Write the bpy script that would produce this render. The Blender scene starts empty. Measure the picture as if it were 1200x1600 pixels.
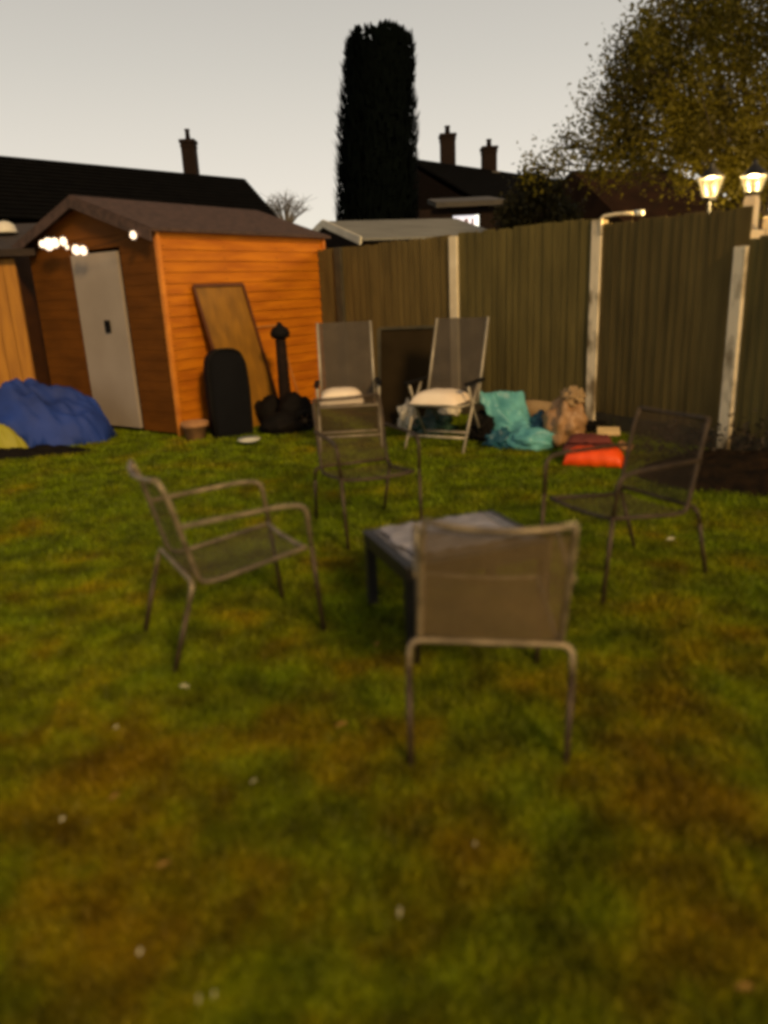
import bpy, bmesh, math, random
import numpy as np
from mathutils import Vector, Matrix, noise
random.seed(7); rng = np.random.default_rng(7)
R = math.radians
S = bpy.context.scene
COL = S.collection

# ------------------------------------------------------------------ camera
CAM_H = 1.5; PITCH = R(16.8); ROLL = R(2.6); FPX = 1156.0
fwd = Vector((0, math.cos(PITCH), -math.sin(PITCH)))
r0 = Vector((1, 0, 0)); u0 = r0.cross(fwd)
cup = math.cos(ROLL)*u0 + math.sin(ROLL)*r0
crt = math.cos(ROLL)*r0 - math.sin(ROLL)*u0
cd = bpy.data.cameras.new('camera'); cam = bpy.data.objects.new('camera', cd); COL.objects.link(cam)
cam.matrix_world = Matrix(((crt.x, cup.x, -fwd.x, 0), (crt.y, cup.y, -fwd.y, 0), (crt.z, cup.z, -fwd.z, CAM_H), (0, 0, 0, 1)))
cd.sensor_fit = 'VERTICAL'; cd.sensor_height = 36; cd.lens = FPX/1600*36
cd.clip_start = 0.05; cd.clip_end = 600
cd.dof.use_dof = True; cd.dof.focus_distance = 40.0; cd.dof.aperture_fstop = 1.05
S.camera = cam
S.render.resolution_x = 768; S.render.resolution_y = 1024

# ------------------------------------------------------------------ world: dull town-glow night sky, warm and pale near the horizon
w = bpy.data.worlds.new('World'); S.world = w; w.use_nodes = True
nt = w.node_tree; nt.nodes.clear()
o = nt.nodes.new('ShaderNodeOutputWorld'); bg = nt.nodes.new('ShaderNodeBackground')
tc = nt.nodes.new('ShaderNodeTexCoord'); sx = nt.nodes.new('ShaderNodeSeparateXYZ'); rp = nt.nodes.new('ShaderNodeValToRGB')
nt.links.new(tc.outputs['Generated'], sx.inputs[0]); nt.links.new(sx.outputs['Z'], rp.inputs[0])
nt.links.new(rp.outputs[0], bg.inputs[0]); nt.links.new(bg.outputs[0], o.inputs[0])
e = rp.color_ramp.elements
e[0].position = 0.0; e[0].color = (.72, .68, .56, 1)
e[1].position = 1.0; e[1].color = (.12, .115, .11, 1)
for p, c in ((.12, (.63, .585, .51)), (.25, (.49, .465, .415)), (.40, (.36, .342, .315)), (.60, (.17, .16, .15))):
    k = e.new(p); k.color = (*c, 1)
bg.inputs[1].default_value = 1.30

# ------------------------------------------------------------------ the one sun lamp: the warm low light of the house behind the photographer
sd = bpy.data.lights.new('sun', 'SUN'); sun = bpy.data.objects.new('sun', sd); COL.objects.link(sun)
sd.energy = 2.5; sd.angle = R(9); sd.color = (1.0, .66, .30)
sun.rotation_euler = Vector((.38, -.86, .50)).to_track_quat('Z', 'Y').to_euler()
S.view_settings.view_transform = 'Standard'; S.view_settings.look = 'None'
S.view_settings.exposure = 0; S.view_settings.gamma = 1
S.render.engine = 'CYCLES'
S.cycles.pixel_filter_type = 'BLACKMAN_HARRIS'; S.cycles.filter_width = 3.6

# ------------------------------------------------------------------ pixel -> world helpers (used only to measure where things stand)
def ray(px, py): return fwd*FPX + crt*(px-600) - cup*(py-800)
EYE = Vector((0, 0, CAM_H))
def gz(px, py, z=0.0): d = ray(px, py); return EYE + d*((z-CAM_H)/d.z)
def gy(px, py, Y): d = ray(px, py); return EYE + d*(Y/d.y)

# ------------------------------------------------------------------ object helpers
def tag(o, label=None, cat=None, group=None, kind=None):
    if label: o['label'] = label
    if cat: o['category'] = cat
    if group: o['group'] = group
    if kind: o['kind'] = kind
    return o
def thing(name, label, cat, loc=(0, 0, 0), rz=0, group=None):
    o = bpy.data.objects.new(name, None); COL.objects.link(o); o.empty_display_size = .1
    o.location = loc; o.rotation_euler = (0, 0, rz)
    return tag(o, label, cat, group)
class MB:
    def __init__(s): s.bm = bmesh.new()
    def face(s, pts):
        return s.bm.faces.new([s.bm.verts.new(Vector(p)) for p in pts])
    def box(s, c, size, rot=None, jit=0):
        c = Vector(c); hx, hy, hz = size[0]/2, size[1]/2, size[2]/2
        m = rot.to_matrix() if hasattr(rot, 'to_matrix') else (rot or Matrix.Identity(3))
        v = []
        for sx_ in (-1, 1):
            for sy_ in (-1, 1):
                for sz_ in (-1, 1):
                    p = Vector((sx_*hx, sy_*hy, sz_*hz))
                    v.append(s.bm.verts.new(c + m @ p))
        for f in ((0, 1, 3, 2), (4, 6, 7, 5), (0, 4, 5, 1), (2, 3, 7, 6), (0, 2, 6, 4), (1, 5, 7, 3)):
            s.bm.faces.new([v[i] for i in f])
        return s
    def bar(s, a, b, wd, th, up=Vector((0, 0, 1))):
        a = Vector(a); b = Vector(b); d = (b-a); L = d.length; d.normalize()
        x = d.cross(up)
        if x.length < 1e-4: x = d.cross(Vector((1, 0, 0)))
        x.normalize(); y = x.cross(d)
        m = Matrix((x, d, y)).transposed()
        return s.box((a+b)/2, (wd, L, th), m)
    def prism(s, pts, off):
        off = Vector(off); a = [s.bm.verts.new(Vector(p)) for p in pts]; b = [s.bm.verts.new(Vector(p)+off) for p in pts]
        n = len(pts); s.bm.faces.new(a); s.bm.faces.new(b[::-1])
        for i in range(n): s.bm.faces.new((a[i], b[i], b[(i+1) % n], a[(i+1) % n]))
        return s
    def tube(s, pts, r, seg=8, r2=None, cap=True):
        pts = [Vector(p) for p in pts]; n = len(pts); rings = []
        t0 = (pts[1]-pts[0]).normalized(); x = t0.orthogonal().normalized()
        for i, p in enumerate(pts):
            t = (pts[min(i+1, n-1)]-pts[max(i-1, 0)]).normalized()
            x = (x - t*x.dot(t)).normalized(); y = t.cross(x)
            rr = r if r2 is None else r+(r2-r)*i/(n-1)
            rings.append([s.bm.verts.new(p+(x*math.cos(2*math.pi*k/seg)+y*math.sin(2*math.pi*k/seg))*rr) for k in range(seg)])
        for i in range(n-1):
            for k in range(seg):
                f = s.bm.faces.new((rings[i][k], rings[i][(k+1) % seg], rings[i+1][(k+1) % seg], rings[i+1][k])); f.smooth = True
        if cap: s.bm.faces.new(rings[0][::-1]); s.bm.faces.new(rings[-1])
        return s
    def lathe(s, prof, c=(0, 0, 0), seg=20, sx=1, sy=1, smooth=True):
        c = Vector(c); rings = []
        for r, z in prof:
            rings.append([s.bm.verts.new(c+Vector((r*sx*math.cos(2*math.pi*k/seg), r*sy*math.sin(2*math.pi*k/seg), z))) for k in range(seg)])
        for i in range(len(prof)-1):
            for k in range(seg):
                f = s.bm.faces.new((rings[i][k], rings[i][(k+1) % seg], rings[i+1][(k+1) % seg], rings[i+1][k])); f.smooth = smooth
        s.bm.faces.new(rings[0][::-1]); s.bm.faces.new(rings[-1])
        return s
    def grid(s, fn, nu, nv, smooth=True):
        g = [[s.bm.verts.new(Vector(fn(i/nu, j/nv))) for j in range(nv+1)] for i in range(nu+1)]
        for i in range(nu):
            for j in range(nv):
                f = s.bm.faces.new((g[i][j], g[i+1][j], g[i+1][j+1], g[i][j+1])); f.smooth = smooth
        return s
    def blob(s, c, rad, amp=.18, freq=2.2, seed=0, sub=4, flat=True):
        b2 = bmesh.new(); bmesh.ops.create_icosphere(b2, subdivisions=sub, radius=1)
        mp = {}
        for v in b2.verts:
            n = v.co.normalized(); k = 1+amp*noise.noise(n*freq+Vector((seed*3.1, seed, 0)))*2+amp*.5*noise.noise(n*freq*3+Vector((seed, 0, 9)))*2
            k += amp*.35*(1-abs(noise.noise(n*freq*1.8+Vector((0, seed, 4))))*6)*.3
            p = Vector((n.x*rad[0]*k, n.y*rad[1]*k, n.z*rad[2]*k))
            if flat and p.z < -rad[2]*.75: p.z = -rad[2]*.75
            mp[v] = s.bm.verts.new(Vector(c)+p)
        for f in b2.faces:
            q = s.bm.faces.new([mp[v] for v in f.verts]); q.smooth = True
        b2.free(); return s
    def build(s, name, mat, parent=None, bevel=0, mod=None, recalc=True):
        if recalc: bmesh.ops.recalc_face_normals(s.bm, faces=s.bm.faces)
        me = bpy.data.meshes.new(name); s.bm.to_mesh(me); s.bm.free()
        if mat: me.materials.append(mat)
        o = bpy.data.objects.new(name, me); COL.objects.link(o)
        if parent: o.parent = parent
        if bevel:
            b = o.modifiers.new('bevel', 'BEVEL'); b.width = bevel; b.segments = 2; b.limit_method = 'ANGLE'
        return o
def rounded(pts, rad, n=5):
    pts = [Vector(p) for p in pts]; out = [pts[0]]
    for i in range(1, len(pts)-1):
        a, b, c = pts[i-1], pts[i], pts[i+1]
        d1 = (a-b); d2 = (c-b); rr = min(rad, d1.length*.48, d2.length*.48)
        p = b+d1.normalized()*rr; q = b+d2.normalized()*rr
        for k in range(n+1):
            t = k/n; out.append(p*(1-t)**2+b*2*t*(1-t)+q*t*t)
    out.append(pts[-1]); return out
def copy_tree(o, parent=None):
    c = o.copy(); COL.objects.link(c); c.parent = parent
    for ch in list(o.children): copy_tree(ch, c)
    return c

# ------------------------------------------------------------------ materials
def mat(name, col, rough=.7, col2=None, scale=8, stretch=(1, 1, 1), bump=.0, bscale=None, detail=6, spec=.4, metal=0, contrast=(.35, .65), alpha=None, coord='Object', transl=0):
    m = bpy.data.materials.new(name); m.use_nodes = True; t = m.node_tree; N = t.nodes; L = t.links
    b = N['Principled BSDF']; b.inputs['Roughness'].default_value = rough; b.inputs['Metallic'].default_value = metal
    b.inputs['Specular IOR Level'].default_value = spec
    tcn = N.new('ShaderNodeTexCoord'); mp = N.new('ShaderNodeMapping'); mp.inputs['Scale'].default_value = stretch
    L.new(tcn.outputs[coord], mp.inputs[0])
    if col2 is None: col2 = tuple(c*.75 for c in col)
    nz = N.new('ShaderNodeTexNoise'); nz.inputs['Scale'].default_value = scale; nz.inputs['Detail'].default_value = detail
    L.new(mp.outputs[0], nz.inputs['Vector'])
    r = N.new('ShaderNodeValToRGB'); r.color_ramp.elements[0].position = contrast[0]; r.color_ramp.elements[1].position = contrast[1]
    r.color_ramp.elements[0].color = (*col2, 1); r.color_ramp.elements[1].color = (*col, 1)
    L.new(nz.outputs['Fac'], r.inputs[0]); L.new(r.outputs[0], b.inputs['Base Color'])
    if bump:
        nb = N.new('ShaderNodeTexNoise'); nb.inputs['Scale'].default_value = bscale or scale*3; nb.inputs['Detail'].default_value = 4
        L.new(mp.outputs[0], nb.inputs['Vector'])
        bp = N.new('ShaderNodeBump'); bp.inputs['Strength'].default_value = bump; bp.inputs['Distance'].default_value = .02
        L.new(nb.outputs['Fac'], bp.inputs['Height']); L.new(bp.outputs[0], b.inputs['Normal'])
    if alpha is not None: b.inputs['Alpha'].default_value = alpha
    return m
def emis(name, col, st):
    m = bpy.data.materials.new(name); m.use_nodes = True; t = m.node_tree
    b = t.nodes['Principled BSDF']; b.inputs['Base Color'].default_value = (*[c*.5 for c in col], 1)
    b.inputs['Emission Color'].default_value = (*col, 1); b.inputs['Emission Strength'].default_value = st
    return m

def ground_colour(N, L, vec):
    """shared mottled lawn colour: green, olive and brown worn patches, in metres of the lawn itself"""
    n1 = N.new('ShaderNodeTexNoise'); n1.inputs['Scale'].default_value = 1.7; n1.inputs['Detail'].default_value = 4; n1.inputs['Roughness'].default_value = .55
    n2 = N.new('ShaderNodeTexNoise'); n2.inputs['Scale'].default_value = 5.5; n2.inputs['Detail'].default_value = 5
    ds = N.new('ShaderNodeVectorMath'); ds.operation = 'ADD'; ds.inputs[1].default_value = (13, 5, 0)
    L.new(vec, n1.inputs['Vector']); L.new(vec, ds.inputs[0]); L.new(ds.outputs[0], n2.inputs['Vector'])
    ra = N.new('ShaderNodeValToRGB'); ea = ra.color_ramp.elements
    ea[0].position = .36; ea[0].color = (.165, .225, .001, 1); ea[1].position = .66; ea[1].color = (.255, .170, .001, 1)
    k = ea.new(.50); k.color = (.225, .245, .001, 1); k = ea.new(.575); k.color = (.275, .225, .001, 1)
    # the brown worn patches lie in the near part of the lawn
    sp = N.new('ShaderNodeSeparateXYZ'); L.new(vec, sp.inputs[0])
    mr = N.new('ShaderNodeMapRange'); mr.inputs['From Min'].default_value = 2.2; mr.inputs['From Max'].default_value = 4.6
    mr.inputs['To Min'].default_value = .03; mr.inputs['To Max'].default_value = -.11
    L.new(sp.outputs['Y'], mr.inputs['Value'])
    ad = N.new('ShaderNodeMath'); ad.operation = 'ADD'; L.new(n1.outputs['Fac'], ad.inputs[0]); L.new(mr.outputs[0], ad.inputs[1])
    L.new(ad.outputs[0], ra.inputs[0])
    rb = N.new('ShaderNodeValToRGB'); eb = rb.color_ramp.elements
    eb[0].position = .34; eb[0].color = (.50, .48, .5, 1); eb[1].position = .62; eb[1].color = (1.15, 1.15, 1.0, 1)
    L.new(n2.outputs['Fac'], rb.inputs[0])
    mx = N.new('ShaderNodeMix'); mx.data_type = 'RGBA'; mx.blend_type = 'MULTIPLY'; mx.inputs[0].default_value = 1
    L.new(ra.outputs[0], mx.inputs[6]); L.new(rb.outputs[0], mx.inputs[7])
    return mx.outputs[2]
def grass_mats():
    g = bpy.data.materials.new('lawn_soil'); g.use_nodes = True; N, L = g.node_tree.nodes, g.node_tree.links
    b = N['Principled BSDF']; b.inputs['Roughness'].default_value = .9; b.inputs['Specular IOR Level'].default_value = .1
    t = N.new('ShaderNodeTexCoord'); c = ground_colour(N, L, t.outputs['Object'])
    d = N.new('ShaderNodeMix'); d.data_type = 'RGBA'; d.blend_type = 'MULTIPLY'; d.inputs[0].default_value = 1; d.inputs[7].default_value = (.75, .72, .7, 1)
    L.new(c, d.inputs[6]); L.new(d.outputs[2], b.inputs['Base Color'])
    nb = N.new('ShaderNodeTexNoise'); nb.inputs['Scale'].default_value = 40; L.new(t.outputs['Object'], nb.inputs['Vector'])
    bp = N.new('ShaderNodeBump'); bp.inputs['Distance'].default_value = .03; L.new(nb.outputs['Fac'], bp.inputs['Height']); L.new(bp.outputs[0], b.inputs['Normal'])
    h = bpy.data.materials.new('grass_blades'); h.use_nodes = True; N, L = h.node_tree.nodes, h.node_tree.links
    b = N['Principled BSDF']; b.inputs['Roughness'].default_value = .55; b.inputs['Specular IOR Level'].default_value = .25
    t = N.new('ShaderNodeTexCoord'); c = ground_colour(N, L, t.outputs['Object'])
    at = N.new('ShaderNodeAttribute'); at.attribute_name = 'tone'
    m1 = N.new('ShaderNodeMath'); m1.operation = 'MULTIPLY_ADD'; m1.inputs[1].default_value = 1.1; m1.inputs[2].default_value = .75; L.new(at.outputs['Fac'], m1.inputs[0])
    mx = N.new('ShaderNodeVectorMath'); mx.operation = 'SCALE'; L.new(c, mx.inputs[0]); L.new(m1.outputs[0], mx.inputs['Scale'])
    L.new(mx.outputs[0], b.inputs['Base Color'])
    tr = N.new('ShaderNodeBsdfTranslucent'); L.new(mx.outputs[0], tr.inputs[0])
    ms = N.new('ShaderNodeMixShader'); ms.inputs[0].default_value = .35
    L.new(b.outputs[0], ms.inputs[1]); L.new(tr.outputs[0], ms.inputs[2]); L.new(ms.outputs[0], N['Material Output'].inputs[0])
    return g, h
M_soil, M_blade = grass_mats()
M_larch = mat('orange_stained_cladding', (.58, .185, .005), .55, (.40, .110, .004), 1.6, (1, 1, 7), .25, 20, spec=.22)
M_larch2 = mat('brown_boards_shade_toned', (.135, .044, .003), .75, (.095, .031, .002), 2, (1, 1, 3), .25, 20, spec=.12)  # brown darkened to stand in for the weaker light on the shed front
M_trim = mat('shed_corner_trim', (.72, .25, .02), .6, (.5, .15, .01), 5)
M_felt = mat('shed_roof_felt', (.10, .062, .05), .95, (.06, .04, .034), 14, bump=.4, bscale=60, spec=.1)
M_door = mat('weathered_pale_door', (.33, .27, .21), .6, (.29, .235, .18), 2.2, bump=.05)
M_black = mat('black_plastic', (.005, .005, .006), .8, (.004, .004, .005), 6, bump=.1, spec=.12)
M_fence = mat('fence_boards', (.150, .115, .034), .85, (.078, .062, .02), 1.5, (5, 5, .8), .5, 24, contrast=(.3, .7), spec=.15)
M_fence2 = mat('fence_boards_brown', (.165, .115, .034), .85, (.09, .064, .02), 1.5, (5, 5, .8), .5, 24, contrast=(.3, .7), spec=.15)
M_conc = mat('concrete_post', (.86, .72, .48), .9, (.22, .16, .08), 3.2, (2, 2, 1), .3, 30, contrast=(.36, .55))
M_conc_pale = mat('pale_concrete_post', (.86, .74, .50), .9, (.72, .60, .38), 5, bump=.2)
M_gravel = mat('gravel_board', (.075, .06, .03), .9, (.04, .035, .02), 6, bump=.3)
M_roof = mat('dark_roof_tiles', (.006, .0055, .005), .95, (.004, .0038, .0035), 3, bump=.2, spec=.02)
M_roof2 = mat('brown_roof_tiles', (.028, .013, .006), .95, (.016, .008, .004), 3, bump=.2, spec=.05)
M_brick = mat('dark_brick', (.021, .012, .008), .9, (.012, .008, .006), 14, bump=.2, spec=.1)
M_brick_dark = mat('very_dark_brick', (.011, .007, .005), .95, (.007, .005, .004), 14, spec=.03)
M_flash = mat('lead_flashing', (.085, .07, .05), .8, (.05, .042, .032), 4)
M_slate = mat('grey_sheet_roof', (.20, .195, .17), .7, (.15, .145, .125), 2, (1, 6, 1), spec=.2)
M_white = mat('white_painted_board', (.72, .66, .52), .6, (.6, .54, .42), 4)
M_frame = mat('dull_bronze_tube', (.30, .23, .13), .42, (.12, .09, .05), 12, metal=.35, spec=.5)
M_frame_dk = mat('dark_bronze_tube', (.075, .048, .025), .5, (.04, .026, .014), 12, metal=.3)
M_framew = mat('pale_aluminium_tube', (.46, .40, .29), .45, (.34, .29, .20), 10, metal=.25)
M_cushion = mat('cream_cushion_cloth', (.93, .78, .58), .9, (.88, .70, .50), 5, bump=.2)
M_orangec = mat('orange_piping', (.45, .17, .04), .9)
M_tablebk = mat('black_table_frame', (.018, .015, .014), .4, (.010, .009, .009), 7)
M_tableglass = mat('glossy_table_top', (.24, .225, .235), .22, (.13, .12, .125), 5, spec=.6, bump=.04, contrast=(.4, .6))
M_blue = mat('blue_tarpaulin', (.012, .044, .26), .7, (.010, .028, .15), 2.5, bump=.35, bscale=9)
M_yellow = mat('yellow_green_sheet', (.34, .31, .015), .6, (.25, .22, .012), 3, bump=.3)
M_teal = mat('turquoise_plastic_sheet', (.15, .44, .42), .45, (.06, .24, .27), 4, bump=.4, bscale=9)
M_tealdk = mat('dark_blue_plastic', (.02, .11, .15), .45, (.012, .06, .09), 5, bump=.3)
M_beige = mat('beige_carpet_back', (.36, .24, .11), .9, (.28, .18, .085), 6, (1, 1, 1), .4)
M_tan = mat('tan_polythene_bag', (.44, .25, .11), .45, (.28, .15, .06), 7, bump=.6, bscale=14)
M_orange = mat('bright_orange_bag', (.95, .10, .006), .45, (.85, .065, .005), 4, bump=.3)
M_maroon = mat('maroon_cloth', (.17, .032, .02), .8, (.10, .02, .014), 5, bump=.3)
M_yellowp = mat('pale_yellow_card', (.72, .50, .22), .8)
M_pot = mat('terracotta_tan_pot', (.50, .26, .10), .8, (.32, .15, .06), 6, bump=.2)
M_dish = mat('white_dish', (.93, .92, .78), .5, (.75, .72, .52), 4)
M_ply = mat('old_plywood', (.30, .135, .010), .5, (.20, .09, .008), 3, (3, 3, 1), .1)
M_dkwood = mat('dark_wood_edge', (.12, .035, .006), .6)
M_paleboard = mat('pale_board', (.46, .19, .035), .7, (.38, .13, .02), 6)
M_heap = mat('dark_damp_bags', (.008, .0055, .004), .8, (.005, .004, .003), 6, bump=.5, bscale=16, spec=.12)
M_rubber = mat('dark_rubber', (.007, .006, .005), .8, spec=.15)
M_earth = mat('bare_dark_soil', (.022, .012, .005), .95, (.008, .005, .003), 9, bump=.9, bscale=22, spec=.1)
M_tanwall = mat('tan_lit_boards', (.42, .18, .012), .6, (.30, .12, .008), 2, (8, 8, 1), .2)
M_darkroof = mat('dark_brown_felt', (.045, .028, .018), .9, (.028, .018, .012), 8)
M_cypress = mat('cypress_foliage', (.0025, .004, .003), .95, (.0015, .0025, .002), 5, spec=.03)
M_bark = mat('bark', (.05, .035, .02), .9, (.03, .02, .012), 12, (1, 1, .3), .5)
M_twig = mat('grey_twigs', (.14, .12, .09), .9)
M_iron = mat('black_iron', (.010, .009, .009), .5)
M_curtain = mat('window_curtain', (.3, .18, .2), .9)
M_petal = mat('pale_petal', (.92, .86, .60), .7)
M_deadleaf = mat('dead_leaf', (.27, .15, .02), .8)
def leafmat(name, ca, cb):
    m = mat(name, ca, .6, cb, 1.6, contrast=(.4, .6), spec=.25)
    N, L = m.node_tree.nodes, m.node_tree.links
    b = N['Principled BSDF']; src = b.inputs['Base Color'].links[0].from_socket
    tr = N.new('ShaderNodeBsdfTranslucent'); L.new(src, tr.inputs[0])
    ms = N.new('ShaderNodeMixShader'); ms.inputs[0].default_value = .4
    L.new(b.outputs[0], ms.inputs[1]); L.new(tr.outputs[0], ms.inputs[2]); L.new(ms.outputs[0], N['Material Output'].inputs[0])
    return m
M_leaf = leafmat('autumn_tree_leaves', (.15, .125, .007), (.055, .046, .003))
M_bush = leafmat('bush_leaves', (.040, .032, .008), (.022, .020, .006))
M_weed = leafmat('weed_leaves', (.10, .11, .015), (.06, .07, .01))
def slingmat(name, ca, cb, open_):
    m = mat(name, ca, .75, cb, 6, spec=.2)
    N, L = m.node_tree.nodes, m.node_tree.links; b = N['Principled BSDF']
    tcn = N.new('ShaderNodeTexCoord'); nz = N.new('ShaderNodeTexNoise'); nz.inputs['Scale'].default_value = 420; nz.inputs['Detail'].default_value = 1
    L.new(tcn.outputs['Object'], nz.inputs['Vector'])
    mr = N.new('ShaderNodeMapRange'); mr.inputs['From Min'].default_value = .42; mr.inputs['From Max'].default_value = .58
    mr.inputs['To Min'].default_value = open_-.15; mr.inputs['To Max'].default_value = open_+.15; L.new(nz.outputs['Fac'], mr.inputs['Value'])
    tr = N.new('ShaderNodeBsdfTransparent'); ms = N.new('ShaderNodeMixShader'); L.new(mr.outputs[0], ms.inputs[0])
    L.new(b.outputs[0], ms.inputs[1]); L.new(tr.outputs[0], ms.inputs[2]); L.new(ms.outputs[0], N['Material Output'].inputs[0])
    return m
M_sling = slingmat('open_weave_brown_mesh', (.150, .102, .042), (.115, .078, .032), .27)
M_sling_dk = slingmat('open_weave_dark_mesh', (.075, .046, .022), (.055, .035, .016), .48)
M_sling_thin = slingmat('thin_open_weave_mesh', (.115, .085, .040), (.09, .066, .03), .52)
M_slingr = slingmat('grey_recliner_mesh', (.082, .064, .044), (.06, .048, .034), .12)

# ------------------------------------------------------------------ ground and lawn
def hgt(x, y):
    return .018*noise.noise(Vector((x*.9, y*.9, 3))) + .008*noise.noise(Vector((x*3, y*3, 8)))
m = MB()
xs = sorted(set([-120, -60, -30, -15]+[round(-8+.2*i, 3) for i in range(81)]+[15, 30, 60, 120]))
ys = sorted(set([-60, -20, -6]+[round(-2+.2*i, 3) for i in range(71)]+[18, 30, 60, 120, 200]))
vg = [[m.bm.verts.new((x, y, hgt(x, y) if (-8 < x < 8 and -2 < y < 12) else 0)) for y in ys] for x in xs]
for i in range(len(xs)-1):
    for j in range(len(ys)-1):
        f = m.bm.faces.new((vg[i][j], vg[i+1][j], vg[i+1][j+1], vg[i][j+1])); f.smooth = True
tag(m.build('ground', M_soil), kind='structure')

def blades(name, n_near, n_far):
    def pts(n, y0, y1, power):
        u = rng.random(n); y = (y0**power + u*(y1**power-y0**power))**(1/power)
        x = (rng.random(n)*2-1)*(.56*y+.35)
        return x, y
    xa, ya = pts(n_near, .75, 4.2, 1.1); xb, yb = pts(n_far, 4.0, 9.0, 1.5)
    x = np.concatenate([xa, xb]); y = np.concatenate([ya, yb])
    # clear the shed, the fence line and beyond
    c55, s55 = math.cos(R(55)), math.sin(R(55))
    du = (x+2.24)*c55+(y-8.25)*s55; dv = -(x+2.24)*s55+(y-8.25)*c55
    keep = ~((du > -.02) & (dv > -.02))
    fx = np.interp(y, [4.7, 6.35, 7.75, 8.9, 12], [4.0, 3.0, 2.24, .95, -1.5])
    keep &= x < fx-.05
    soil = ((x-2.75)/.75)**2+((y-5.55)/.55)**2 < 1
    keep &= ~(soil & (rng.random(len(x)) < .93))
    x = x[keep]; y = y[keep]; n = len(x)
    tuft = np.array([noise.noise(Vector((a*4, b*4, 1))) for a, b in zip(x, y)])
    z = np.array([hgt(a, b) for a, b in zip(x, y)])-.004
    h = (.020+.022*rng.random(n))*(1+.45*tuft)*(1+.10*y); h = np.clip(h*.66, .006, .042)
    wd = (.0016+.0016*rng.random(n))*(1+.35*y)
    a = rng.random(n)*2*math.pi; la = rng.random(n)*2*math.pi; lean = h*(.25+.75*rng.random(n))
    co = np.empty((n, 3, 3), dtype=np.float32)
    co[:, 0, 0] = x-np.cos(a)*wd; co[:, 0, 1] = y-np.sin(a)*wd; co[:, 0, 2] = z
    co[:, 1, 0] = x+np.cos(a)*wd; co[:, 1, 1] = y+np.sin(a)*wd; co[:, 1, 2] = z
    co[:, 2, 0] = x+np.cos(la)*lean; co[:, 2, 1] = y+np.sin(la)*lean; co[:, 2, 2] = z+h
    me = bpy.data.meshes.new(name); me.vertices.add(n*3); me.vertices.foreach_set('co', co.ravel())
    me.loops.add(n*3); me.loops.foreach_set('vertex_index', np.arange(n*3, dtype=np.int32))
    me.polygons.add(n); me.polygons.foreach_set('loop_start', np.arange(0, n*3, 3, dtype=np.int32))
    me.update(calc_edges=True)
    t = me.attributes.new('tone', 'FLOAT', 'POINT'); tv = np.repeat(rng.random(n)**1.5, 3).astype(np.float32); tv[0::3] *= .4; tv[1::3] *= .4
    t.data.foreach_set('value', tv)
    me.materials.append(M_blade); o = bpy.data.objects.new(name, me); COL.objects.link(o); return o
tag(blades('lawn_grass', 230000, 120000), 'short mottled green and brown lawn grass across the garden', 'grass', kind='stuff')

# ------------------------------------------------------------------ orange garden shed
SA = Vector((-2.24, 8.25, 0)); DEG = R(55); SL, SW, SE, SRID = 2.72, 2.36, 2.18, .40
shed = thing('garden_shed', 'orange stained wooden garden shed with horizontal cladding and felt gable roof', 'shed', SA, DEG)
# local x: along the orange long wall away from the camera, local y: along the gable front to the left
def shiplap(mb, L, z0, z1, step=.115, x0=0.0):
    z = z0; k = 0
    while z < z1-.005:
        zt = min(z+step, z1)
        w_ = .004*math.sin(k*2.3)
        mb.prism([(x0, -.022+w_*.3, z), (x0, .0, z), (x0, .0, zt), (x0, -.007, zt)], (L-x0, 0, 0)); z += step; k += 1
mb = MB(); shiplap(mb, SL, .04, SE)
mb.box((SL/2, .03, SE/2+.02), (SL, .05, SE-.04)); sw_ = mb.build('side_wall', M_larch, shed)
mb = MB()
for xx in (.04, .92, 1.80, 2.66):
    for kk in range(18): mb.box((xx+random.uniform(-.008, .008), -.0255+.001*(kk % 2), .075+.115*kk), (.009, .005, .009))
tag(mb.build('nail_heads', M_iron, sw_), kind='stuff')
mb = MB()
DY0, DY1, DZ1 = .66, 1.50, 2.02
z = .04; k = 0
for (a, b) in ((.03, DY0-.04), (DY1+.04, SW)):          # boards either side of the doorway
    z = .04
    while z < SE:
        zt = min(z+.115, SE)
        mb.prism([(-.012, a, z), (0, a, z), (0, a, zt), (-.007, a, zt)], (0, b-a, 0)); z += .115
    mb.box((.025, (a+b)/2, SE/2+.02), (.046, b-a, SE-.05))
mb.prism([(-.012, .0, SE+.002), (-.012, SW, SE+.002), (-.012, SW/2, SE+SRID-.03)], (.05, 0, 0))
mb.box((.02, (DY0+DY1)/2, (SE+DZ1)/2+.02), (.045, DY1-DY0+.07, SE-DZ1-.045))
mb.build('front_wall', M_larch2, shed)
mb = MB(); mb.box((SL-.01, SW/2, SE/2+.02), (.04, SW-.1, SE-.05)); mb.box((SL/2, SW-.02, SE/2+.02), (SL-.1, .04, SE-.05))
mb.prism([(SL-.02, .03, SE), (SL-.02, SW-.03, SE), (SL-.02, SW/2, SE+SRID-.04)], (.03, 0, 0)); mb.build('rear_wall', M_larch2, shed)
for px_, py_ in ((-.028, -.028), (SL+.006, -.03)):
    mb = MB(); mb.box((px_+.01, py_+.01, SE/2+.01), (.05, .05, SE)); mb.build('corner_trim', M_trim, shed, .004)
dr = MB().box((-.012, (DY0+DY1)/2, DZ1/2+.03), (.04, DY1-DY0, DZ1-.06)).build('door', M_door, shed, .004)
mb = MB()
mb.box((-.046, .98, 1.22), (.02, .09, .14)); mb.build('lock', M_black, dr, .008)
mb = MB(); ov = .10
def roofslab(mb, y0, z0, y1, z1, x0, x1, th):
    mb.prism([(x0, y0, z0), (x0, y1, z1), (x0, y1, z1+th), (x0, y0, z0+th)], (x1-x0, 0, 0))
sl = SRID/(SW/2)
roofslab(mb, -ov, SE-ov*sl+.02, SW/2, SE+SRID+.02, -.14, SL+.10, .03)
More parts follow.
